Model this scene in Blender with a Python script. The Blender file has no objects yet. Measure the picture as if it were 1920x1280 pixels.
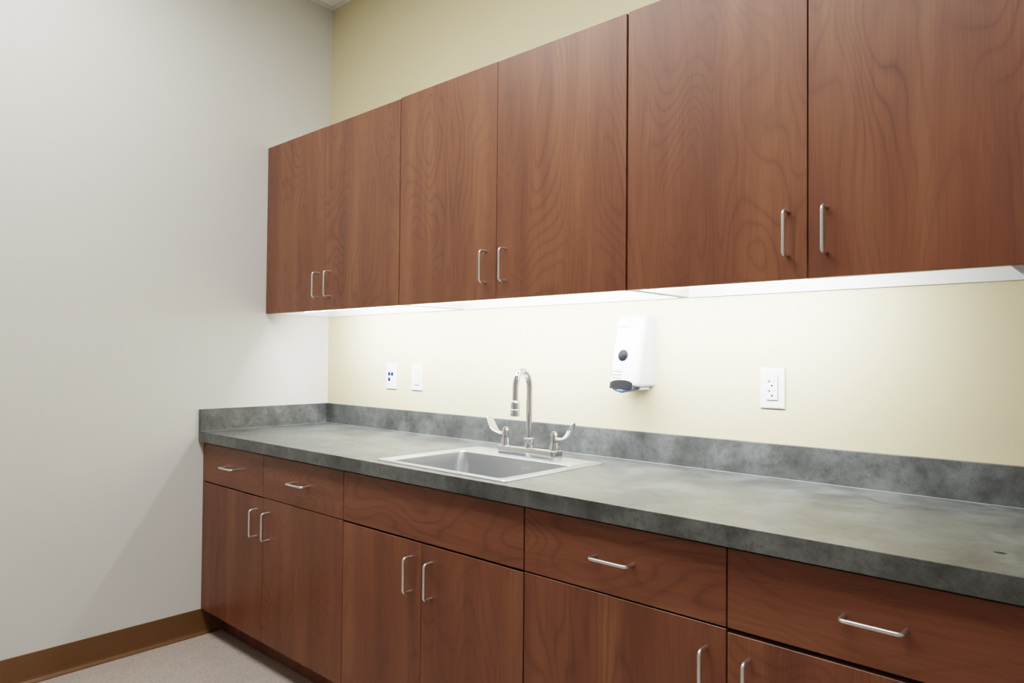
import bpy, bmesh, math, random
from mathutils import Vector, Matrix

random.seed(7)
SC = bpy.context.scene
COL = SC.collection
PI = math.pi

# ------------------------------------------------------------------ helpers
def link(name, me, parent=None, loc=(0, 0, 0)):
    o = bpy.data.objects.new(name, me)
    COL.objects.link(o)
    o.location = loc
    if parent: o.parent = parent
    return o

def obj(name, bm, mat, parent=None, loc=(0, 0, 0), smooth=False, angle=None):
    bmesh.ops.recalc_face_normals(bm, faces=bm.faces)
    me = bpy.data.meshes.new(name)
    bm.to_mesh(me); bm.free()
    mats = mat if isinstance(mat, (list, tuple)) else [mat]
    for m in mats: me.materials.append(m)
    if smooth or angle:
        for p in me.polygons: p.use_smooth = True
        if angle: me.set_sharp_from_angle(angle=math.radians(angle))
    return link(name, me, parent, loc)

def thing(name, label, cat, loc=(0, 0, 0), group=None):
    o = bpy.data.objects.new(name, None)
    o.empty_display_size = 0.05
    COL.objects.link(o)
    o.location = loc
    tag(o, label, cat, group)
    return o

def tag(o, label, cat, group=None):
    o['label'] = label; o['category'] = cat; o['kind'] = 'thing'
    if group: o['group'] = group
    return o

def struct(o, label=None):
    o['kind'] = 'structure'
    if label: o['label'] = label
    return o

def box(bm, x0, x1, y0, y1, z0, z1, bev=0.0, seg=1, mi=0):
    t = bmesh.new()
    bmesh.ops.create_cube(t, size=1)
    for v in t.verts:
        v.co = Vector(((x0 + x1) / 2 + v.co.x * (x1 - x0), (y0 + y1) / 2 + v.co.y * (y1 - y0), (z0 + z1) / 2 + v.co.z * (z1 - z0)))
    if bev > 0:
        bmesh.ops.bevel(t, geom=list(t.edges), offset=bev, segments=seg, profile=0.5, affect='EDGES', clamp_overlap=True)
    join(bm, t, mi)

def join(bm, t, mi=0):
    mp = [bm.verts.new(v.co) for v in t.verts]
    t.verts.index_update()
    for f in t.faces:
        nf = bm.faces.new([mp[v.index] for v in f.verts])
        nf.material_index = mi
    t.free()

def new_box(*a, **k):
    bm = bmesh.new(); box(bm, *a, **k); return bm

def loft(bm, loops, cap0=False, cap1=False, mi=0):
    rows = [[bm.verts.new(p) for p in L] for L in loops]
    n = len(rows[0])
    for a, b in zip(rows, rows[1:]):
        for i in range(n):
            f = bm.faces.new((a[i], a[(i + 1) % n], b[(i + 1) % n], b[i])); f.material_index = mi
    if cap0: bm.faces.new(rows[0]).material_index = mi
    if cap1: bm.faces.new(rows[-1]).material_index = mi
    return rows

def tube(bm, pts, r, n=16, cap=True, mi=0):
    pts = [Vector(p) for p in pts]
    rs = r if isinstance(r, (list, tuple)) else [r] * len(pts)
    T = []
    for i in range(len(pts)):
        a = pts[max(i - 1, 0)]; b = pts[min(i + 1, len(pts) - 1)]
        T.append((b - a).normalized())
    up = Vector((0, 0, 1)) if abs(T[0].z) < 0.9 else Vector((1, 0, 0))
    nrm = (up - T[0] * up.dot(T[0])).normalized()
    loops = []
    for i, p in enumerate(pts):
        nrm = (nrm - T[i] * nrm.dot(T[i])).normalized()
        bn = T[i].cross(nrm)
        loops.append([p + (nrm * math.cos(2 * PI * k / n) + bn * math.sin(2 * PI * k / n)) * rs[i] for k in range(n)])
    loft(bm, loops, cap, cap, mi)

def lathe(bm, prof, c=(0, 0, 0), n=24, mi=0):
    c = Vector(c)
    loops = [[c + Vector((r * math.cos(2 * PI * k / n), r * math.sin(2 * PI * k / n), z)) for k in range(n)] for r, z in prof]
    loft(bm, loops, True, True, mi)

def rrect(x0, x1, y0, y1, r, z, n=8):
    """closed rounded rectangle, counter-clockwise, n+1 points per corner"""
    out = []
    for cx, cy, a0 in ((x1 - r, y1 - r, 0), (x0 + r, y1 - r, 90), (x0 + r, y0 + r, 180), (x1 - r, y0 + r, 270)):
        for k in range(n + 1):
            a = math.radians(a0 + 90 * k / n)
            out.append(Vector((cx + r * math.cos(a), cy + r * math.sin(a), z)))
    return out

# ------------------------------------------------------------------ materials
def srgb(r, g, b):
    f = lambda c: (c / 255 / 12.92) if c / 255 <= 0.04045 else ((c / 255 + 0.055) / 1.055) ** 2.4
    return (f(r), f(g), f(b), 1)

class NT:
    def __init__(self, name):
        self.m = bpy.data.materials.new(name); self.m.use_nodes = True
        self.t = self.m.node_tree
        self.b = self.t.nodes['Principled BSDF']
    def n(self, typ, **kw):
        nd = self.t.nodes.new(typ)
        for k, v in kw.items(): setattr(nd, k, v)
        return nd
    def l(self, a, b): self.t.links.new(a, b)
    def math(self, op, a, b=None, c=None):
        nd = self.n('ShaderNodeMath', operation=op)
        for i, x in enumerate((a, b, c)):
            if x is None: continue
            if isinstance(x, (int, float)): nd.inputs[i].default_value = x
            else: self.l(x, nd.inputs[i])
        return nd.outputs[0]
    def noise(self, vec, scale, detail=2, rough=0.5, dist=0.0):
        nd = self.n('ShaderNodeTexNoise')
        nd.inputs['Scale'].default_value = scale; nd.inputs['Detail'].default_value = detail
        nd.inputs['Roughness'].default_value = rough; nd.inputs['Distortion'].default_value = dist
        self.l(vec, nd.inputs['Vector'])
        return nd.outputs['Fac']
    def mapping(self, vec, scale=(1, 1, 1), loc=None, rot=(0, 0, 0)):
        nd = self.n('ShaderNodeMapping')
        nd.inputs['Scale'].default_value = scale; nd.inputs['Rotation'].default_value = rot
        self.l(vec, nd.inputs['Vector'])
        if loc is not None: self.l(loc, nd.inputs['Location'])
        return nd.outputs[0]
    def ramp(self, fac, stops, interp='LINEAR'):
        nd = self.n('ShaderNodeValToRGB'); r = nd.color_ramp; r.interpolation = interp
        while len(r.elements) < len(stops): r.elements.new(0.5)
        for e, (p, c) in zip(r.elements, stops): e.position = p; e.color = c
        self.l(fac, nd.inputs[0]); return nd.outputs[0]
    def mix(self, fac, a, b, blend='MIX'):
        nd = self.n('ShaderNodeMix', data_type='RGBA', blend_type=blend)
        for s, x in ((nd.inputs[0], fac), (nd.inputs[6], a), (nd.inputs[7], b)):
            if isinstance(x, (int, float)): s.default_value = x
            elif isinstance(x, tuple): s.default_value = x
            else: self.l(x, s)
        return nd.outputs[2]
    def bump(self, h, strength=0.1, dist=0.002):
        nd = self.n('ShaderNodeBump'); nd.inputs['Strength'].default_value = strength
        nd.inputs['Distance'].default_value = dist
        self.l(h, nd.inputs['Height']); self.l(nd.outputs[0], self.b.inputs['Normal'])

def simple(name, col, rough=0.5, metal=0.0, spec=0.5, emit=None, strength=0.0, noise=0.0):
    s = NT(name); s.b.inputs['Roughness'].default_value = rough
    s.b.inputs['Metallic'].default_value = metal
    s.b.inputs['Specular IOR Level'].default_value = spec
    s.b.inputs['Base Color'].default_value = col
    if noise:
        tc = s.n('ShaderNodeTexCoord')
        nf = s.noise(tc.outputs['Object'], 60, 3)
        d = tuple(c * (1 - noise) for c in col[:3]) + (1,)
        s.l(s.mix(nf, d, col), s.b.inputs['Base Color'])
    if emit:
        s.b.inputs['Emission Color'].default_value = emit
        s.b.inputs['Emission Strength'].default_value = strength
    return s.m

def wood(name, horizontal=False, bright=1.0):
    s = NT(name)
    tc = s.n('ShaderNodeTexCoord'); oi = s.n('ShaderNodeObjectInfo')
    off = s.math('MULTIPLY', oi.outputs['Random'], 37.0)
    cmb = s.n('ShaderNodeCombineXYZ')
    for i in range(3): s.l(off, cmb.inputs[i])
    v = tc.outputs['Object']
    if horizontal:
        sep = s.n('ShaderNodeSeparateXYZ'); s.l(v, sep.inputs[0])
        c2 = s.n('ShaderNodeCombineXYZ')
        s.l(sep.outputs[2], c2.inputs[0]); s.l(sep.outputs[1], c2.inputs[1]); s.l(sep.outputs[0], c2.inputs[2])
        v = c2.outputs[0]
    # gentle wobble so grain lines are not ruler straight
    wob = s.n('ShaderNodeTexNoise'); wob.inputs['Scale'].default_value = 9; wob.inputs['Detail'].default_value = 2
    s.l(s.mapping(v, (1, 1, .6), cmb.outputs[0]), wob.inputs['Vector'])
    wsub = s.n('ShaderNodeVectorMath', operation='SUBTRACT'); s.l(wob.outputs['Color'], wsub.inputs[0]); wsub.inputs[1].default_value = (.5, .5, .5)
    wsc = s.n('ShaderNodeVectorMath', operation='SCALE'); s.l(wsub.outputs[0], wsc.inputs[0]); wsc.inputs['Scale'].default_value = .022
    wad = s.n('ShaderNodeVectorMath', operation='ADD'); s.l(v, wad.inputs[0]); s.l(wsc.outputs[0], wad.inputs[1])
    vw = wad.outputs[0]
    field = s.noise(s.mapping(vw, (5.0, 1, 1.5), cmb.outputs[0]), 1.0, 1.3, 0.38, 0.35)
    rings = s.math('PINGPONG', s.math('MULTIPLY', field, 52.0), 1.0)
    line = s.math('POWER', rings, 3.6)
    vis = s.noise(s.mapping(v, (4.0, 1, 1.3), cmb.outputs[0]), 1.3, 1)
    vis = s.math('MULTIPLY', s.math('SUBTRACT', vis, 0.30), 2.2)
    vis = s.math('MINIMUM', s.math('MAXIMUM', vis, 0.3), 1.0)
    line = s.math('MULTIPLY', line, vis)
    fibre = s.noise(s.mapping(vw, (220, 20, 6.0), cmb.outputs[0]), 1.0, 4, 0.65)
    streak = s.noise(s.mapping(vw, (11, 3, .9), cmb.outputs[0]), 1.0, 2.5, 0.5)
    k = bright
    lite = tuple(c * k for c in srgb(121, 79, 56)[:3]) + (1,)
    mid = tuple(c * k for c in srgb(109, 67, 48)[:3]) + (1,)
    dark = tuple(c * k for c in srgb(95, 58, 43)[:3]) + (1,)
    base = s.ramp(streak, [(0.30, dark), (0.50, mid), (0.72, lite)])
    base = s.mix(s.math('MULTIPLY', line, 0.60), base, tuple(c * k for c in srgb(66, 34, 25)[:3]) + (1,))
    fcol = s.ramp(fibre, [(0.3, (.78, .77, .76, 1)), (0.7, (1.12, 1.12, 1.11, 1))])
    col = s.mix(0.75, base, fcol, 'MULTIPLY')
    s.l(col, s.b.inputs['Base Color'])
    s.b.inputs['Roughness'].default_value = 0.40
    s.b.inputs['Specular IOR Level'].default_value = 0.38
    s.bump(fibre, 0.03, 0.001)
    return s.m

def concrete(name):
    s = NT(name)
    tc = s.n('ShaderNodeTexCoord'); v = tc.outputs['Object']
    n1 = s.noise(v, 7, 6, 0.62, 0.3)
    n2 = s.noise(v, 45, 5, 0.65)
    n3 = s.noise(v, 230, 3, 0.6)
    base = s.ramp(n1, [(0.32, srgb(54, 55, 54)), (0.5, srgb(76, 78, 77)), (0.68, srgb(97, 100, 99))])
    c2 = s.ramp(n2, [(0.34, (.62, .62, .62, 1)), (0.5, (1, 1, 1, 1)), (0.7, (1.18, 1.18, 1.18, 1))])
    col = s.mix(0.8, base, c2, 'MULTIPLY')
    c3 = s.ramp(n3, [(0.3, (.66, .66, .66, 1)), (0.55, (1.08, 1.08, 1.08, 1))])
    col = s.mix(0.6, col, c3, 'MULTIPLY')
    # little dark pits, clustered
    vo = s.n('ShaderNodeTexVoronoi'); vo.inputs['Scale'].default_value = 120; s.l(v, vo.inputs['Vector'])
    pit = s.math('LESS_THAN', vo.outputs['Distance'], 0.20)
    clus = s.math('GREATER_THAN', s.noise(v, 9, 3), 0.56)
    pit = s.math('MULTIPLY', s.math('MULTIPLY', pit, clus), 0.55)
    col = s.mix(pit, col, srgb(45, 46, 43))
    # the one dark scuff near the right end of the worktop
    sep = s.n('ShaderNodeSeparateXYZ'); s.l(v, sep.inputs[0])
    dx = s.math('MULTIPLY', s.math('SUBTRACT', sep.outputs[0], 2.822), 1 / 0.011)
    dy = s.math('MULTIPLY', s.math('SUBTRACT', sep.outputs[1], -0.492), 1 / 0.009)
    d = s.math('SQRT', s.math('ADD', s.math('MULTIPLY', dx, dx), s.math('MULTIPLY', dy, dy)))
    d = s.math('ADD', d, s.math('MULTIPLY', s.math('SUBTRACT', n3, .5), 1.2))
    spot = s.math('MULTIPLY', s.math('LESS_THAN', d, 0.85), 0.9)
    col = s.mix(spot, col, srgb(12, 12, 11))
    s.l(col, s.b.inputs['Base Color'])
    s.l(s.ramp(n2, [(0.3, (.36, .36, .36, 1)), (0.7, (.48, .48, .48, 1))]), s.b.inputs['Roughness'])
    s.l(s.math('SUBTRACT', 0.40, s.math('MULTIPLY', spot, 0.35)), s.b.inputs['Specular IOR Level'])
    s.bump(n3, 0.04, 0.001)
    return s.m

def paint(name, col, amt=0.04):
    s = NT(name)
    tc = s.n('ShaderNodeTexCoord'); v = tc.outputs['Object']
    n1 = s.noise(v, 1.5, 3); n2 = s.noise(v, 260, 2)
    d = tuple(c * (1 - amt) for c in col[:3]) + (1,)
    s.l(s.mix(n1, d, col), s.b.inputs['Base Color'])
    s.b.inputs['Roughness'].default_value = 0.6
    s.b.inputs['Specular IOR Level'].default_value = 0.3
    s.bump(n2, 0.06, 0.001)
    return s.m

def floor_mat():
    s = NT('vinyl_floor')
    tc = s.n('ShaderNodeTexCoord'); v = tc.outputs['Object']
    n1 = s.noise(v, 90, 4, 0.7); n2 = s.noise(v, 14, 3)
    base = s.ramp(n1, [(0.35, srgb(156, 144, 135)), (0.55, srgb(174, 163, 154)), (0.72, srgb(192, 182, 172))])
    c2 = s.ramp(n2, [(0.3, (.93, .93, .93, 1)), (0.7, (1.04, 1.04, 1.04, 1))])
    s.l(s.mix(1.0, base, c2, 'MULTIPLY'), s.b.inputs['Base Color'])
    s.b.inputs['Roughness'].default_value = 0.45
    return s.m

def ceiling_mat():
    s = NT('acoustic_tile')
    tc = s.n('ShaderNodeTexCoord'); v = tc.outputs['Object']
    n1 = s.noise(v, 120, 4, 0.7)
    s.l(s.ramp(n1, [(0.35, srgb(222, 219, 212)), (0.6, srgb(234, 232, 226))]), s.b.inputs['Base Color'])
    s.b.inputs['Roughness'].default_value = 0.9
    s.bump(n1, 0.3, 0.002)
    return s.m

def steel(name, col=(.62, .63, .65, 1), rough=0.28, stretch=(2, 90, 90)):
    s = NT(name)
    tc = s.n('ShaderNodeTexCoord')
    n1 = s.noise(s.mapping(tc.outputs['Object'], stretch), 4.0, 3, 0.6)
    s.l(s.ramp(n1, [(0.3, tuple(c * .88 for c in col[:3]) + (1,)), (0.7, col)]), s.b.inputs['Base Color'])
    s.b.inputs['Metallic'].default_value = 1.0
    r = s.math('ADD', s.math('MULTIPLY', s.math('SUBTRACT', n1, .5), 0.10), rough)
    s.l(r, s.b.inputs['Roughness'])
    return s.m

M = {}
M['wood'] = wood('cherry_laminate')
M['wood_h'] = wood('cherry_laminate_across', True)
M['wood_in'] = simple('cherry_edge_dark', srgb(70, 36, 26), 0.6, noise=.2)
M['melamine'] = simple('white_melamine', srgb(232, 232, 230), 0.45, noise=.03)
M['tan'] = paint('tan_paint', srgb(208, 196, 160))
M['cream'] = paint('offwhite_paint', srgb(206, 205, 199))
M['far'] = paint('taupe_paint', srgb(204, 204, 202))
M['counter'] = concrete('grey_laminate')
M['caulk'] = simple('caulk', srgb(112, 115, 113), 0.5, noise=.1)
M['floor'] = floor_mat()
M['ceil'] = ceiling_mat()
M['grid'] = simple('ceiling_grid_white', srgb(214, 214, 208), 0.5, noise=.02)
M['base'] = simple('brown_vinyl_base', srgb(102, 72, 40), 0.42, noise=.12)
M['nickel'] = steel('satin_nickel', (.80, .80, .80, 1), 0.34, (30, 30, 30))
M['chrome'] = simple('chrome', (.88, .90, .94, 1), 0.06, 1.0, noise=.02)
M['steel'] = simple('brushed_steel', (.56, .575, .60, 1), 0.33, 1.0, noise=.04)
M['rim'] = simple('steel_rim_lit', (.88, .93, 1.0, 1), 0.30, 1.0, noise=.02)  # bluish white of the reflected light is put into the rim's steel colour
M['drain'] = simple('drain_dark', (.05, .05, .05, 1), 0.4, 0.6, noise=.1)
M['emblem'] = simple('etched_mark', (.80, .81, .83, 1), 0.4, 0.6, noise=.02)
M['white'] = simple('white_plastic', srgb(240, 241, 243), 0.32, noise=.01)
M['white2'] = simple('white_plastic_plate', srgb(238, 239, 243), 0.38, noise=.01)
M['slot'] = simple('dark_slot', (.002, .002, .002, 1), 0.7, spec=.1, noise=.05)
M['mark'] = simple('grey_print', srgb(84, 86, 98), 0.7, spec=.1, noise=.05)
M['faint'] = simple('faint_print_washed_slots', srgb(196, 197, 206), 0.6, noise=.05)
M['markd'] = simple('dark_print', srgb(30, 30, 36), 0.7, spec=.1, noise=.05)
M['green'] = simple('green_print', srgb(4, 66, 46), 0.7, spec=.1, noise=.05)
M['blue'] = simple('blue_jack', srgb(6, 30, 92), 0.5, spec=.1, noise=.05)
M['blue2'] = simple('blue_jack_light', srgb(48, 84, 150), 0.5, spec=.1, noise=.05)
M['charcoal'] = simple('throat_shade', (.008, .008, .009, 1), 0.5, spec=.12, noise=.06)
M['smoke'] = simple('smoky_window', (.004, .005, .007, 1), 0.4, spec=.08, noise=.05)
M['lever'] = simple('blue_grey_plastic', srgb(112, 130, 166), 0.45, spec=.3, noise=.05)
M['diffuser'] = simple('lit_diffuser', (.9, .9, .9, 1), 0.5, emit=(0.97, 0.99, 1.0, 1), strength=300.0, noise=.01)
M['troffer'] = simple('lit_troffer_lens', (.9, .9, .9, 1), 0.5, emit=(1.0, 0.985, 0.95, 1), strength=22.0, noise=.01)
M['troffer2'] = simple('dim_troffer_lens', (.9, .9, .9, 1), 0.5, emit=(1.0, 0.97, 0.93, 1), strength=3.5, noise=.01)

# ------------------------------------------------------------------ dimensions
ZC, ZT, ZS = 0.8658, 0.8218, 0.9592         # worktop top, underside, splash top
TS = 0.018                                   # splash thickness
YD, YF = -0.635, -0.6137                     # worktop front, base door face
ZDB, ZDR = 0.110, 0.655                      # base door bottom, drawer bottom
YTK = -0.527
ZUT, ZUB, YU = 2.1469, 1.3817, -0.3361
ZCE = 2.912
XE = 2.93                                    # right end of the run
RX, RY = 4.7, -3.7                           # far sides of the room
DT = 0.019                                   # door thickness

# ------------------------------------------------------------------ room
w = struct(obj('wall_back', new_box(-0.12, RX, 0, 0.12, 0, ZCE + .15), M['tan']))
w = struct(obj('wall_left', new_box(-0.12, 0, RY, 0, 0, ZCE + .15), M['cream']))
w = struct(obj('wall_right', new_box(RX, RX + .12, RY, 0.12, 0, ZCE + .15), M['far']))
w = struct(obj('wall_front', new_box(-0.12, RX + .12, RY - .12, RY, 0, ZCE + .15), M['far']))
w = struct(obj('floor', new_box(-0.12, RX + .12, RY - .12, 0.12, -0.1, 0), M['floor']))
w = struct(obj('ceiling', new_box(-0.12, RX + .12, RY - .12, 0.12, ZCE + .008, ZCE + .12), M['ceil']))
struct(obj('trim_1', new_box(0, 0.022, RY, 0, ZCE, ZCE + .008, .0006), M['grid']))
struct(obj('trim_2', new_box(0.022, RX, -0.022, 0, ZCE, ZCE + .008, .0006), M['grid']))
bm = bmesh.new()                             # suspended ceiling grid bars
for k in range(1, 4): box(bm, 0.3 + 1.22 * k - .012, 0.3 + 1.22 * k + .012, RY, -0.022, ZCE, ZCE + .008)
for k in range(1, 6): box(bm, 0.022, RX, -0.61 * k - .012, -0.61 * k + .012, ZCE + .0005, ZCE + .0079)
struct(obj('trim_3', bm, M['grid']))

# unseen wooden door and frame, added behind the viewer for the chrome to reflect
dr = struct(obj('added_door_1', new_box(1.75, 2.66, RY + .012, RY + .045, .008, 2.10, .002), M['wood']))
bm = bmesh.new()
for xx in (1.67, 2.665): box(bm, xx, xx + .075, RY, RY + .055, 0, 2.18, .003)
box(bm, 1.745, 2.665, RY, RY + .055, 2.105, 2.18, .003)
struct(obj('added_trim_4', bm, M['wood_in']))

# brown cove base: profile swept along the left wall
prof = [(0, .108), (.0028, .108), (.0034, .1065), (.0034, .022), (.005, .013), (.010, .0055), (.0155, .0028), (.0158, .0005), (0, .0005)]
bm = bmesh.new()
loft(bm, [[Vector((x, y, z)) for x, z in prof] for y in (YTK - .0005, RY)], True, True)
struct(obj('baseboard_left', bm, M['base']))

# ------------------------------------------------------------------ bar handles
def handle_pts(length=0.1016, proj=0.031, rb=0.009, seg=7):
    """U path in (s, d): s along the bar, d out of the door"""
    h = length / 2; p = [(-h, -0.0005), (-h, proj - rb)]
    for k in range(1, seg + 1):
        a = PI / 2 * k / seg
        p.append((-h + rb * (1 - math.cos(a)), proj - rb + rb * math.sin(a)))
    for k in range(0, seg):
        a = PI / 2 * (1 - k / seg)
        p.append((h - rb * (1 - math.cos(a)), proj - rb + rb * math.sin(a)))
    p += [(h, proj - rb), (h, -0.0005)]
    return p

def add_handle(parent, x, y, z, vertical=True):
    bm = bmesh.new()
    pts = [((x, y - d, z + s) if vertical else (x + s, y - d, z)) for s, d in handle_pts()]
    tube(bm, pts, 0.0041, 14)
    return obj('handle', bm, M['nickel'], parent, smooth=True, angle=50)

def slab(name, parent, x0, x1, yf, z0, z1, mat):
    return obj(name, new_box(x0, x1, yf, yf + DT, z0, z1, .0008), mat, parent)

# ------------------------------------------------------------------ wall cabinets
def upper(x0, xm, x1, label, gl, gm, gr, dz=(0, 0), last=False):
    t = thing('upper_cabinet', label, 'cabinet', (x0, 0, ZUB), 'cherry laminate cabinets hung in a row over the worktop')
    W = x1 - x0; H = ZUT - ZUB; yb = YU + DT + .002; e = .0012
    bm = bmesh.new()
    box(bm, e, .018, yb, -.0015, 0.0015, H - .002)
    box(bm, W - .018, W - e, yb, -.0015, 0.0015, H - .002)
    box(bm, .018, W - .018, yb, -.0015, H - .020, H - .002)
    box(bm, .018, W - .018, yb, -.0015, .032, .050)
    box(bm, .018, W - .018, -.010, -.0015, .050, H - .020)
    box(bm, .018, W - .018, -.020, -.0015, 0.0, .032)            # hanging rail along the wall
    obj('carcass', bm, M['melamine'], t)
    if last:
        obj('end_panel', new_box(W - e, W + .0035, YU + DT, -.0015, 0, H, .0006), M['wood'], t)
    d1 = slab('door', t, gl, xm - x0 - gm / 2, YU, 0, H + dz[0], M['wood'])
    add_handle(d1, xm - x0 - .0445, YU, .1055)
    d2 = slab('door', t, xm - x0 + gm / 2, W - gr, YU, 0, H + dz[1], M['wood'])
    add_handle(d2, xm - x0 + .0445 - .003, YU, .1055)
    return t
u = [0, .4811, .9684, 1.4611, 1.9539, 2.4397, XE]
upper(u[0], u[1], u[2], 'two-door cherry upper cabinet in the corner against the off-white wall', .003, .0014, .002, (-.001, -.002))
upper(u[2], u[3], u[4], 'two-door cherry upper cabinet directly above the sink and faucet', .002, .002, .0028, (0.001, 0))
upper(u[4], u[5], u[6], 'two-door cherry upper cabinet farthest right, above the outlet right of the dispenser', .0028, .0028, .0015, (0.001, 0), last=True)

# ------------------------------------------------------------------ base cabinets
def base(x0, xm, x1, label, sink=False, gaps=(.005, .003), gv=(.003, .0015, .0012)):
    t = thing('base_cabinet', label, 'cabinet', (x0, 0, 0), 'cherry laminate base cabinets under the worktop')
    W = x1 - x0; yb = YF + DT + .002; e = .0012; top = ZT - .0005
    bm = bmesh.new()
    box(bm, e + .002, .018, yb, -.002, ZDB - .012, top)
    box(bm, W - .018, W - e, yb, -.002, ZDB - .012, top)
    box(bm, .018, W - .018, yb, -.002, ZDB - .012, ZDB + .006)
    box(bm, .018, W - .018, -.010, -.002, ZDB + .006, top)
    box(bm, .018, W - .018, yb, yb + .018, top - .025, top)     # front rails
    box(bm, .018, W - .018, yb, yb + .018, ZDR - .022, ZDR + .018)
    obj('carcass', bm, M['wood_in'], t)
    if x1 == XE:
        obj('end_panel', new_box(W - e, W + .0035, YF + DT, -.002, .0005, top, .0006), M['wood'], t)
    bm = new_box(e, W - e, YTK, YTK + .018, 0.0005, ZDB - .0125)
    obj('toe_kick', bm, M['wood'], t)
    xr = xm - x0; gl, gm, gr = gv; zt = ZT - .0075
    zh = 0.5525
    if sink:
        slab('false_front', t, gl, W - gr, YF, ZDR, zt, M['wood_h'])
    else:
        for a, b in ((gl, xr - gm / 2), (xr + gm / 2, W - gr)):
            d = slab('drawer', t, a, b, YF, ZDR, zt, M['wood_h'])
            add_handle(d, (a + b) / 2, YF, .7355, False)
    d = slab('door', t, gl, xr - gm / 2, YF, ZDB, ZDR - gaps[0], M['wood'])
    add_handle(d, xr - .0445, YF, zh)
    d = slab('door', t, xr + gm / 2, W - gr, YF, ZDB, ZDR - gaps[1], M['wood'])
    add_handle(d, xr + .0475, YF, zh)
    return t
base(0, .5151, 1.0399, 'cherry base cabinet with two drawers, in the corner beside the off-white wall', gaps=(.005, .003), gv=(.003, .0018, .0012))
base(1.0399, 1.4353, 1.8328, 'cherry base cabinet with one wide handleless front, under the sink', True, gaps=(.006, .006), gv=(.0014, .002, .002))
base(1.8328, 2.3784, XE, 'nearest cherry base cabinet with two drawers, right of the sink', gaps=(.004, .0095), gv=(.002, .003, .0015))

# ------------------------------------------------------------------ worktop with splashes
SX0, SX1, SY0, SY1 = 1.200, 1.757, -.603, -.148          # sink rim
ct = thing('countertop', 'long mottled grey laminate worktop with matching backsplash', 'countertop', (0, 0, 0))
bm = bmesh.new()
o4 = [(0.0005, YD), (XE + .012, YD), (XE + .012, -.0005), (0.0005, -.0005)]
h4 = [(SX0 + .014, SY0 + .014), (SX1 - .014, SY0 + .014), (SX1 - .014, SY1 - .014), (SX0 + .014, SY1 - .014)]
vo = {z: [bm.verts.new((x, y, z)) for x, y in o4] for z in (ZC, ZT)}
vh = {z: [bm.verts.new((x, y, z)) for x, y in h4] for z in (ZC, ZT)}
for i in range(4):
    j = (i + 1) % 4
    bm.faces.new((vo[ZC][i], vo[ZC][j], vh[ZC][j], vh[ZC][i]))
    bm.faces.new((vo[ZT][i], vh[ZT][i], vh[ZT][j], vo[ZT][j]))
    bm.faces.new((vo[ZC][i], vo[ZT][i], vo[ZT][j], vo[ZC][j]))
    bm.faces.new((vh[ZC][i], vh[ZC][j], vh[ZT][j], vh[ZT][i]))
ed = [e for e in bm.edges if all(abs(v.co.y - YD) < 1e-6 for v in e.verts) and abs(e.verts[0].co.z - e.verts[1].co.z) < 1e-6]
bmesh.ops.bevel(bm, geom=ed, offset=.0012, segments=2, profile=.5, affect='EDGES')
obj('worktop', bm, M['counter'], ct)
obj('backsplash', new_box(TS, XE + .012, -TS, -.0005, ZC, ZS, .0008), M['counter'], ct)
obj('side_splash', new_box(.0005, TS, YD, -.0005, ZC, ZS, .0008), M['counter'], ct)
bm = bmesh.new()
def bead(a, b, n):
    a, b, n = Vector(a), Vector(b), Vector(n)
    up = Vector((0, 0, 1))
    c = .0010
    loft(bm, [[p, p + n * c, p + n * c * .45 + up * c * .45, p + up * c] for p in (a, b)], True, True)
bead((TS, -TS, ZC), (XE, -TS, ZC), (0, -1, 0))
bead((TS, YD + .002, ZC), (TS, -TS, ZC), (1, 0, 0))
obj('caulk_bead', bm, M['caulk'], ct)

# ------------------------------------------------------------------ sink
sk = thing('kitchen_sink', 'stainless steel drop-in sink set in the grey worktop', 'sink', ((SX0 + SX1) / 2, (SY0 + SY1) / 2, ZC))
cx, cy = (SX0 + SX1) / 2, (SY0 + SY1) / 2
X0, X1, Y0, Y1 = SX0 - cx, SX1 - cx, SY0 - cy, SY1 - cy
bx0, bx1, by0, by1 = X0 + .036, X1 - .040, Y0 + .024, Y1 - .112     # bowl opening
bm = bmesh.new()
L = [rrect(X0, X1, Y0, Y1, .012, .0002), rrect(X0, X1, Y0, Y1, .012, .0022),
     rrect(X0 + .0025, X1 - .0025, Y0 + .0025, Y1 - .0025, .011, .0052),
     rrect(X0 + .007, X1 - .007, Y0 + .007, Y1 - .007, .010, .0060),
     rrect(X0 + .012, X1 - .012, Y0 + .012, Y1 - .012, .010, .0045),
     rrect(bx0 - .004, bx1 + .004, by0 - .004, by1 + .004, .020, .0042),
     rrect(bx0, bx1, by0, by1, .018, .0030),
     rrect(bx0 + .002, bx1 - .002, by0 + .002, by1 - .002, .018, 0.0)]
loft(bm, L)
obj('rim', bm, M['rim'], sk, smooth=True, angle=35)
bm = bmesh.new()
D = .19
L = [rrect(bx0 + .002, bx1 - .002, by0 + .002, by1 - .002, .018, 0.0),
     rrect(bx0 + .003, bx1 - .003, by0 + .003, by1 - .003, .026, -.012),
     rrect(bx0 + .005, bx1 - .005, by0 + .005, by1 - .005, .040, -.04),
     rrect(bx0 + .010, bx1 - .010, by0 + .010, by1 - .010, .048, -D + .035)]
for k in range(1, 7):
    a = PI / 2 * k / 6
    i = .010 + .035 * (1 - math.cos(a)); z = -D + .035 - .035 * math.sin(a)
    L.append(rrect(bx0 + i, bx1 - i, by0 + i, by1 - i, .048, z))
mx, my = (bx0 + bx1) / 2, (by0 + by1) / 2
L.append(rrect(mx - .046, mx + .046, my - .046, my + .046, .045, -D - .004))
loft(bm, L)
bowl = obj('bowl', bm, M['steel'], sk, smooth=True, angle=40)
bm = bmesh.new()
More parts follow.
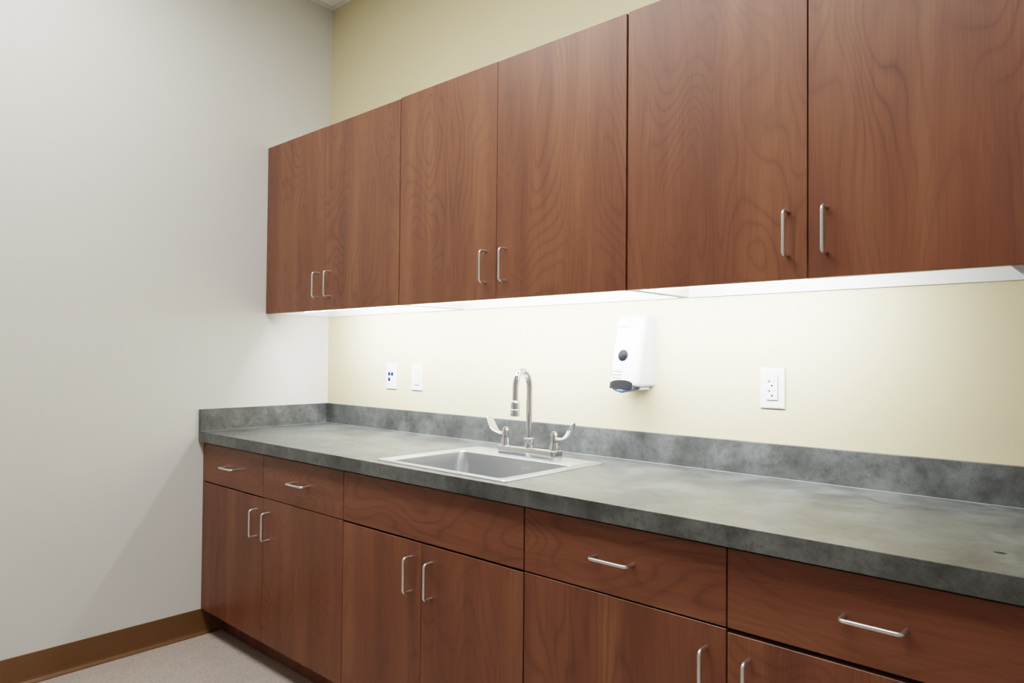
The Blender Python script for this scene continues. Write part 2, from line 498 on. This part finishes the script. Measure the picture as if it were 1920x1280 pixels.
lathe(bm, [(.045, -.004), (.045, .0005), (.040, .001), (.036, -.003), (.030, -.006)], (mx, my, -D - .001), 28)
obj('drain', bm, [M['chrome'], M['drain']], sk, smooth=True, angle=35)
# small etched maker's mark on the back wall of the bowl
def text_mesh(name, body, size, mat, parent, mtx):
    cu = bpy.data.curves.new(name, 'FONT'); cu.body = body; cu.size = size
    cu.align_x = 'CENTER'; cu.align_y = 'CENTER'; cu.extrude = 0.0001
    tmp = bpy.data.objects.new(name, cu); COL.objects.link(tmp)
    dg = bpy.context.evaluated_depsgraph_get()
    me = bpy.data.meshes.new_from_object(tmp.evaluated_get(dg))
    bpy.data.objects.remove(tmp); bpy.data.curves.remove(cu)
    me.transform(mtx); me.materials.clear(); me.materials.append(mat)
    return link(name, me, parent)
text_mesh('etched_logo', 'ELKAY', .0115, M['emblem'], sk,
          Matrix.Translation((1.533 - cx, by1 - .0056, -.025)) @ Matrix.Rotation(PI / 2, 4, 'X') @ Matrix.Diagonal((1.15, 1, 1, 1)))

# ------------------------------------------------------------------ faucet
FX, FY, FZ = 1.5025, -.215, ZC + .0042
fa = thing('faucet', 'chrome gooseneck faucet with two wing handles on the back ledge of the sink', 'faucet', (FX, FY, FZ))
bm = bmesh.new()
L = [rrect(-.1255, .1255, -.027, .027, .015, 0), rrect(-.1255, .1255, -.027, .027, .015, .0235),
     rrect(-.1245, .1245, -.026, .026, .0145, .0280), rrect(-.121, .121, -.0225, .0225, .012, .0300)]
loft(bm, L, True, True)
obj('deck_base', bm, M['chrome'], fa, smooth=True, angle=38)
zb = .0300
bm = bmesh.new()
lathe(bm, [(.0165, zb), (.0165, zb + .003), (.0150, zb + .006), (.0150, zb + .020), (.0162, zb + .024), (.0162, zb + .029), (.0115, zb + .032)], n=28)
obj('spout_collar', bm, M['chrome'], fa, smooth=True, angle=35)
R_ = .0345; zt_ = .2270
pts = [(0, 0, zb + .02), (0, 0, .08), (0, 0, .14), (0, 0, .18), (0, 0, zt_ - .004)]
for k in range(0, 17):
    a = PI * k / 16
    pts.append((0, -R_ + R_ * math.cos(a), zt_ + R_ * 1.52 * math.sin(a)))
pts += [(0, -2 * R_, zt_ - .015), (0, -2 * R_ - .0005, .1825)]
bm = bmesh.new(); tube(bm, pts, [.0102] * 5 + [.0100] * (len(pts) - 5), 20)
obj('spout', bm, M['chrome'], fa, smooth=True, angle=50)
bm = bmesh.new()
za = .1355
lathe(bm, [(.0125, za), (.0150, za + .0008), (.0155, za + .020), (.0150, za + .0215), (.0138, za + .0225), (.0138, za + .025), (.0148, za + .026), (.0144, za + .042), (.0128, za + .047), (.0100, za + .0495)], (0, -2 * R_ - .0005, 0), 28)
obj('aerator', bm, M['chrome'], fa, smooth=True, angle=35)
for sgn in (-1, 1):
    hx = .1055 * sgn
    bm = bmesh.new()
    lathe(bm, [(.0165, zb), (.0170, zb + .003), (.0155, zb + .010), (.0125, zb + .022), (.0118, zb + .026)], (hx, 0, 0), 24)
    st = obj('valve_cone', bm, M['chrome'], fa, smooth=True, angle=35)
    bm = bmesh.new()
    z1 = zb + .026
    lathe(bm, [(.0088, z1), (.0112, z1 + .001), (.0112, z1 + .020), (.0102, z1 + .026), (.0080, z1 + .029), (.0078, z1 + .0325), (.0030, z1 + .0335)], (hx, 0, 0), 24)
    # the wing blade: curves up and widens to a round paddle
    path = [(.004, .0115, .0070, .0060), (.018, .0110, .0085, .0048), (.034, .0130, .0120, .0036), (.049, .0190, .0155, .0030), (.061, .0300, .0180, .0027),
            (.0690, .0430, .0180, .0025), (.0745, .0550, .0150, .0024), (.0775, .0630, .0095, .0022), (.0785, .0665, .0045, .0020)]
    loops = []
    for i, (px, pz, hw, th) in enumerate(path):
        a = path[max(i - 1, 0)]; b = path[min(i + 1, len(path) - 1)]
        tx, tz = b[0] - a[0], b[1] - a[1]; ln = math.hypot(tx, tz); nx, nz = -tz / ln, tx / ln
        lp = []
        for k in range(16):
            q = 2 * PI * k / 16
            oy = hw * math.cos(q); on = th * math.sin(q) + .0022 * (oy / .016) ** 2
            lp.append(Vector((hx + sgn * (px + nx * on), oy, z1 + pz + nz * on)))
        loops.append(lp)
    loft(bm, loops, True, True)
    obj('handle', bm, M['chrome'], fa, smooth=True, angle=50)

# ------------------------------------------------------------------ soap dispenser
DX0, DX1, DZ0, DZ1 = 1.724, 1.845, 1.106, 1.335
sd = thing('soap_dispenser', 'white wall-mounted soap dispenser with dark round window and blue-grey push lever', 'soap dispenser', ((DX0 + DX1) / 2, 0, DZ0))
dc = (DX0 + DX1) / 2; hw = (DX1 - DX0) / 2; H = DZ1 - DZ0
def depth(z):                      # z above dispenser base
    t = z / H
    return .101 - .047 * t - .006 * t * t
def section(z, shrink=0.0, d=None, r=.020):
    d = depth(z) if d is None else d
    h = hw - shrink; hf = h - .006
    pts = [Vector((-h, -.0005, z))]
    n = 8
    for k in range(n + 1):
        a = math.radians(180 + 90 * k / n)
        pts.append(Vector((-hf + r + r * math.cos(a), -d + r + r * math.sin(a), z)))
    for x in (-.5, 0, .5):
        pts.append(Vector(((hf - r) * x * 1.2, -d - .0018 * (1 - x * x * 2), z)))
    for k in range(n + 1):
        a = math.radians(270 + 90 * k / n)
        pts.append(Vector((hf - r + r * math.cos(a), -d + r + r * math.sin(a), z)))
    pts.append(Vector((h, -.0005, z)))
    return pts
bm = bmesh.new()
L = [section(0.0, .006, depth(0) - .012, .018), section(.002, .003, depth(0) - .006), section(.006, .001, depth(.006) - .002), section(.012)]
L += [section(z) for z in (.05, .09, .13, .17, .20)]
L += [section(H - .012), section(H - .005, .002, depth(H) - .003), section(H - .0015, .006, depth(H) - .008, .018), section(H, .012, depth(H) - .015, .014)]
loft(bm, L, True, True)
obj('cover', bm, M['white'], sd, smooth=True, angle=50)
def face(x, z, off=.0006):         # point on the sloping front
    e = hw - .006 - .020; d = depth(z)
    if abs(x) > e: d += -.020 + math.sqrt(max(0, .020 ** 2 - (abs(x) - e) ** 2))
    return Vector((x, -d - .0018 * max(0, 1 - (x / .04) ** 2) - off, z))
# round sight window: rim + smoky disc
def disc(r, zc, xc, off, thick, n=32):
    bm = bmesh.new()
    a = [face(xc + r * math.cos(2 * PI * k / n), zc + r * math.sin(2 * PI * k / n), -.003) for k in range(n)]
    b = [face(xc + r * math.cos(2 * PI * k / n), zc + r * math.sin(2 * PI * k / n), off + thick) for k in range(n)]
    c = [face(xc + (r - .0012) * math.cos(2 * PI * k / n), zc + (r - .0012) * math.sin(2 * PI * k / n), off + thick + .0005) for k in range(n)]
    loft(bm, [a, b, c], False, True)
    return bm
wz, wx = 1.2036 - DZ0, -.007
wf = obj('window_rim', disc(.0192, wz, wx, 0, .0010), M['lever'], sd, angle=40)
obj('sight_window', disc(.0175, wz, wx, .0008, .0014), M['smoke'], sd, angle=40)
# shade of the open throat, made as a raised dark arch; push lever below
bm = bmesh.new()
n = 20
top, bot, topb, botb = [], [], [], []
for k in range(n + 1):
    q = -1 + 2 * k / n; x = q * .043 - .004
    za = .0205 - .006 * q * q * q * q - .004 * q * q
    zl = -.007
    top.append(face(x, za, .0012)); bot.append(face(x, zl, .0012 - .0))
    topb.append(Vector((x, -.05, za))); botb.append(Vector((x, -.05, zl)))
loft(bm, [top, bot, botb, topb, top][:4])
f1 = [bm.verts.new(p) for p in top]; f2 = [bm.verts.new(p) for p in topb]
for k in range(n): bm.faces.new((f1[k], f1[k + 1], f2[k + 1], f2[k]))
bmesh.ops.remove_doubles(bm, verts=bm.verts, dist=1e-6)
obj('throat', bm, M['charcoal'], sd, smooth=True, angle=40)
bm = bmesh.new()
loops = []
for z, w_, d_ in ((-.0002, .0365, .1025), (-.003, .0385, .1035), (-.009, .0380, .1045), (-.015, .033, .1035), (-.0190, .024, .1010), (-.0205, .012, .097)):
    lp = []
    for k in range(13):
        q = -1 + 2 * k / 12
        lp.append(Vector((q * w_ - .003, -d_ + .010 * q * q, z + .003 * q * q)))
    lp += [Vector((w_ - .003, -.058, z + .003)), Vector((-w_ - .003, -.058, z + .003))]
    loops.append(lp)
loft(bm, loops, True, True)
obj('push_lever', bm, M['lever'], sd, smooth=True, angle=45)
bm = bmesh.new()
box(bm, -.030, .044, -.060, -.004, -.011, .0005, .003, 2)
obj('nozzle_block', bm, M['white'], sd)
def strokes(x0, x1, z, h, mat, name, seed, gap=.0006, wmin=.0010, wmax=.0026, bm=None):
    rnd = random.Random(seed); b = bm or bmesh.new(); x = x0
    while x < x1:
        w_ = rnd.uniform(wmin, wmax)
        t = rnd.random()
        zz0, zz1 = (z - h / 2, z + h / 2) if t < .5 else (z - h / 2, z + h / 4)
        vs = [face(p, q, .0006) for p, q in ((x, zz0), (min(x + w_, x1), zz0), (min(x + w_, x1), zz1), (x, zz1))]
        b.faces.new([b.verts.new(v) for v in vs])
        x += w_ + gap
    return b
zl = 1.2955 - DZ0
bm = strokes(-.029, .008, zl, .0032, None, '', 3)
obj('printed_wordmark', bm, M['mark'], sd)
bm = bmesh.new()
vs = [face(p, q, .0006) for p, q in ((-.0375, zl - .0014), (-.0325, zl - .0014), (-.0325, zl + .0014), (-.0375, zl + .0014))]
bm.faces.new([bm.verts.new(v) for v in vs])
obj('printed_emblem', bm, M['markd'], sd)
bm = bmesh.new()
vs = [face(p, q, .0006) for p, q in ((-.0456, 1.137 - DZ0), (-.0430, 1.137 - DZ0), (-.0430, 1.1555 - DZ0), (-.0456, 1.1555 - DZ0))]
bm.faces.new([bm.verts.new(v) for v in vs])
obj('printed_bar', bm, M['green'], sd)
bm = strokes(-.039, .001, 1.1525 - DZ0, .0034, None, '', 11)
strokes(-.039, -.003, 1.1425 - DZ0, .0034, None, '', 12, bm=bm)
strokes(-.039, -.005, 1.133 - DZ0, .0030, None, '', 13, bm=bm)
obj('printed_lines', bm, M['mark'], sd)

# ------------------------------------------------------------------ wall plates
def plate_bm(w_=.0352, h_=.0575, d_=.0055):
    bm = bmesh.new()
    L = []
    for i, y in ((0, 0.0), (.0, -.0025), (.0012, -d_ + .0010), (.0035, -d_)):
        L.append([Vector((x, y, z)) for x, z in ((-w_ + i, -h_ + i), (w_ - i, -h_ + i), (w_ - i, h_ - i), (-w_ + i, h_ - i))])
    loft(bm, L, False, True)
    return bm
def screw(parent, z):
    bm = bmesh.new(); n = 14
    L = [[Vector((r * math.cos(2 * PI * k / n), y, z + r * math.sin(2 * PI * k / n))) for k in range(n)] for r, y in ((.003, -.005), (.003, -.0060), (.0022, -.0064))]
    loft(bm, L, False, True)
    box(bm, -.0022, .0022, -.00645, -.0062, z - .0003, z + .0003)
    obj('screw', bm, M['white2'], parent)
def make_outlet(label):
    t = thing('power_outlet', label, 'outlet', (2.2245, 0, 1.1145), 'white duplex outlets on the tan wall')
    pl = obj('cover_plate', plate_bm(), M['white2'], t)
    bm = new_box(-.0166, .0166, -.0092, -.0050, -.0333, .0333, .0012, 2)
    rc = obj('receptacle', bm, M['white'], t)
    bm = bmesh.new()                       # shadow gap round the insert
    box(bm, -.0172, .0172, -.00565, -.0045, -.0342, .0339)
    obj('insert_gap', bm, M['mark'], t)
    for dz in (.0195, -.0085):
        bm = bmesh.new()
        y0, y1 = -.00945, -.0085
        box(bm, -.0074, -.0054, y0, y1, dz - .0042, dz + .0042)   # T slot
        box(bm, -.0130, -.0074, y0, y1, dz - .0010, dz + .0011)
        box(bm, .0054, .0068, y0, y1, dz - .0034, dz + .0034)
        L = [[Vector((.0004 + .0024 * math.cos(2 * PI * k / 14), y, dz - .0125 + .0027 * math.sin(2 * PI * k / 14))) for k in range(14)] for y in (y1, y0)]
        loft(bm, L, False, True)
        obj('socket_slots', bm, M['slot'], t)
    screw(t, .0475); screw(t, -.0475)
    return t
o1 = make_outlet('white duplex outlet alone on the tan wall, right of the soap dispenser')
o2 = o1.copy(); COL.objects.link(o2)
o2.location = (.6815, 0, 1.1045)
o2['label'] = 'white duplex outlet beside the blue data jack plate'
for ch in list(o1.children):
    c = ch.copy(); COL.objects.link(c); c.parent = o2
    if c.name.startswith('socket_slots'):
        c.data = c.data.copy(); c.data.materials[0] = M['faint']  # slots painted pale, as washed out by the strong light there
dj = thing('data_jack_plate', 'white wall plate with three blue network jacks, nearest the corner', 'wall plate', (.505, 0, 1.104))
obj('cover_plate', plate_bm(), M['white2'], dj)
for jx, jz in ((-.0115, .0105), (.0085, .0105), (-.0115, -.0140)):
    bm = bmesh.new()
    box(bm, jx - .0070, jx + .0070, -.0075, -.0050, jz - .0080, jz + .0080, .0006)
    j = obj('network_jack', bm, M['blue'], dj)
    bm = bmesh.new()
    box(bm, jx - .0064, jx + .0064, -.0079, -.0070, jz + .0036, jz + .0066)
    obj('jack_label', bm, M['blue2'], j)
rnd = random.Random(5)
for rows in (((.0455, -.020, .013), (.0420, -.020, .010)), ((-.0395, -.022, -.006), (-.0445, -.020, .014))):
    bm = bmesh.new()
    for z0, xa, xb in rows:
        x = xa
        while x < xb:
            w_ = rnd.uniform(.0015, .0035); box(bm, x, x + w_, -.0057, -.0053, z0 - .0012, z0 + .0012); x += w_ + .0012
    obj('printed_label', bm, M['faint'], dj)

# ------------------------------------------------------------------ under-cabinet lights
def strip(x0, x1, label):
    """slim fixture tucked behind the doors; its lens leans toward the wall"""
    t = thing('under_cabinet_light', label, 'light', ((x0 + x1) / 2, -.290, ZUB + .0319), 'slim white lights under the upper cabinets')
    h = (x1 - x0) / 2
    bm = bmesh.new()
    sec = [(-.0235, 0), (.0070, 0), (.0060, -.0100), (-.0082, -.0306), (-.0235, -.0306)]
    loft(bm, [[Vector((x, y, z)) for y, z in sec] for x in (-h, h)], True, True)
    obj('housing', bm, M['white'], t)
    bm = bmesh.new()
    sec = [(.0050, -.0098), (.0084, -.0112), (-.0054, -.0314), (-.0088, -.0302)]
    loft(bm, [[Vector((x, y, z)) for y, z in sec] for x in (-h + .006, h - .006)], True, True)
    obj('diffuser', bm, M['diffuser'], t)
    return t
strip(.26, .945, 'lit slim light under the corner upper cabinet')
strip(.992, 1.93, 'lit slim light under the upper cabinet above the sink')
strip(1.978, 2.44, 'lit slim light under the rightmost upper cabinet, left of the switched-off one')
# the switched-off one at the far right, with a sloping end
t = thing('under_cabinet_light', 'switched-off white light at the far right under the upper cabinets', 'light', (2.86, -.26, ZUB + .0318), 'slim white lights under the upper cabinets')
bm = bmesh.new()
loft(bm, [[Vector((x, y, z)) for y, z in ((-.045, 0), (.045, 0), (.045, zz), (-.045, zz))] for x, zz in ((-.044, -.030), (-.028, -.046), (.044, -.046))], True, True)
obj('housing', bm, M['white'], t)
bm = bmesh.new(); box(bm, -.022, .040, -.036, .036, -.0485, -.0455, .001)
obj('diffuser', bm, M['white2'], t)

# ------------------------------------------------------------------ ceiling troffers (light the room)
def troffer(cx, cy, lens, label, sx=1.22, sy=.61):
    t = thing('ceiling_light', label, 'ceiling light', (cx, cy, ZCE), 'recessed ceiling panels')
    bm = bmesh.new()
    for a in (-1, 1):
        box(bm, a * sx / 2 - .02, a * sx / 2 + .02, -sy / 2 - .02, sy / 2 + .02, -.004, .0075)
        box(bm, -sx / 2 + .02, sx / 2 - .02, a * sy / 2 - .02, a * sy / 2 + .02, -.004, .0075)
    obj('frame', bm, M['grid'], t)
    obj('lens', new_box(-sx / 2 + .02, sx / 2 - .02, -sy / 2 + .02, sy / 2 - .02, -.001, .0075), lens, t)
troffer(0.98, -1.40, M['troffer'], 'lit recessed panel over the aisle, nearer the off-white wall')
troffer(2.20, -1.40, M['troffer'], 'lit recessed panel over the aisle in front of the sink')
troffer(3.75, -2.60, M['troffer2'], 'dimmer recessed panel toward the far end of the room')

# ------------------------------------------------------------------ world, camera, view
wd = bpy.data.worlds.new('room_world'); SC.world = wd; wd.use_nodes = True
wd.node_tree.nodes['Background'].inputs[0].default_value = (.5, .5, .5, 1)
wd.node_tree.nodes['Background'].inputs[1].default_value = 0.0

yaw, pitch, roll, fpx = .738, .0197, .0085, 1324.79
f = Vector((-math.sin(yaw) * math.cos(pitch), math.cos(yaw) * math.cos(pitch), math.sin(pitch)))
r0 = Vector((math.cos(yaw), math.sin(yaw), 0)); u0 = r0.cross(f)
r = r0 * math.cos(roll) + u0 * math.sin(roll); uu = -r0 * math.sin(roll) + u0 * math.cos(roll)
cam = bpy.data.cameras.new('camera'); co = bpy.data.objects.new('camera', cam); COL.objects.link(co)
cam.sensor_width = 36; cam.lens = 36 * fpx / 1920; cam.clip_start = .02
mt = Matrix((r, uu, -f)).transposed().to_4x4(); mt.translation = (3.022, -1.9736, 1.2004)
co.matrix_world = mt
SC.camera = co
SC.view_settings.view_transform = 'Filmic'
SC.view_settings.look = 'Medium High Contrast'
SC.view_settings.exposure = -0.25
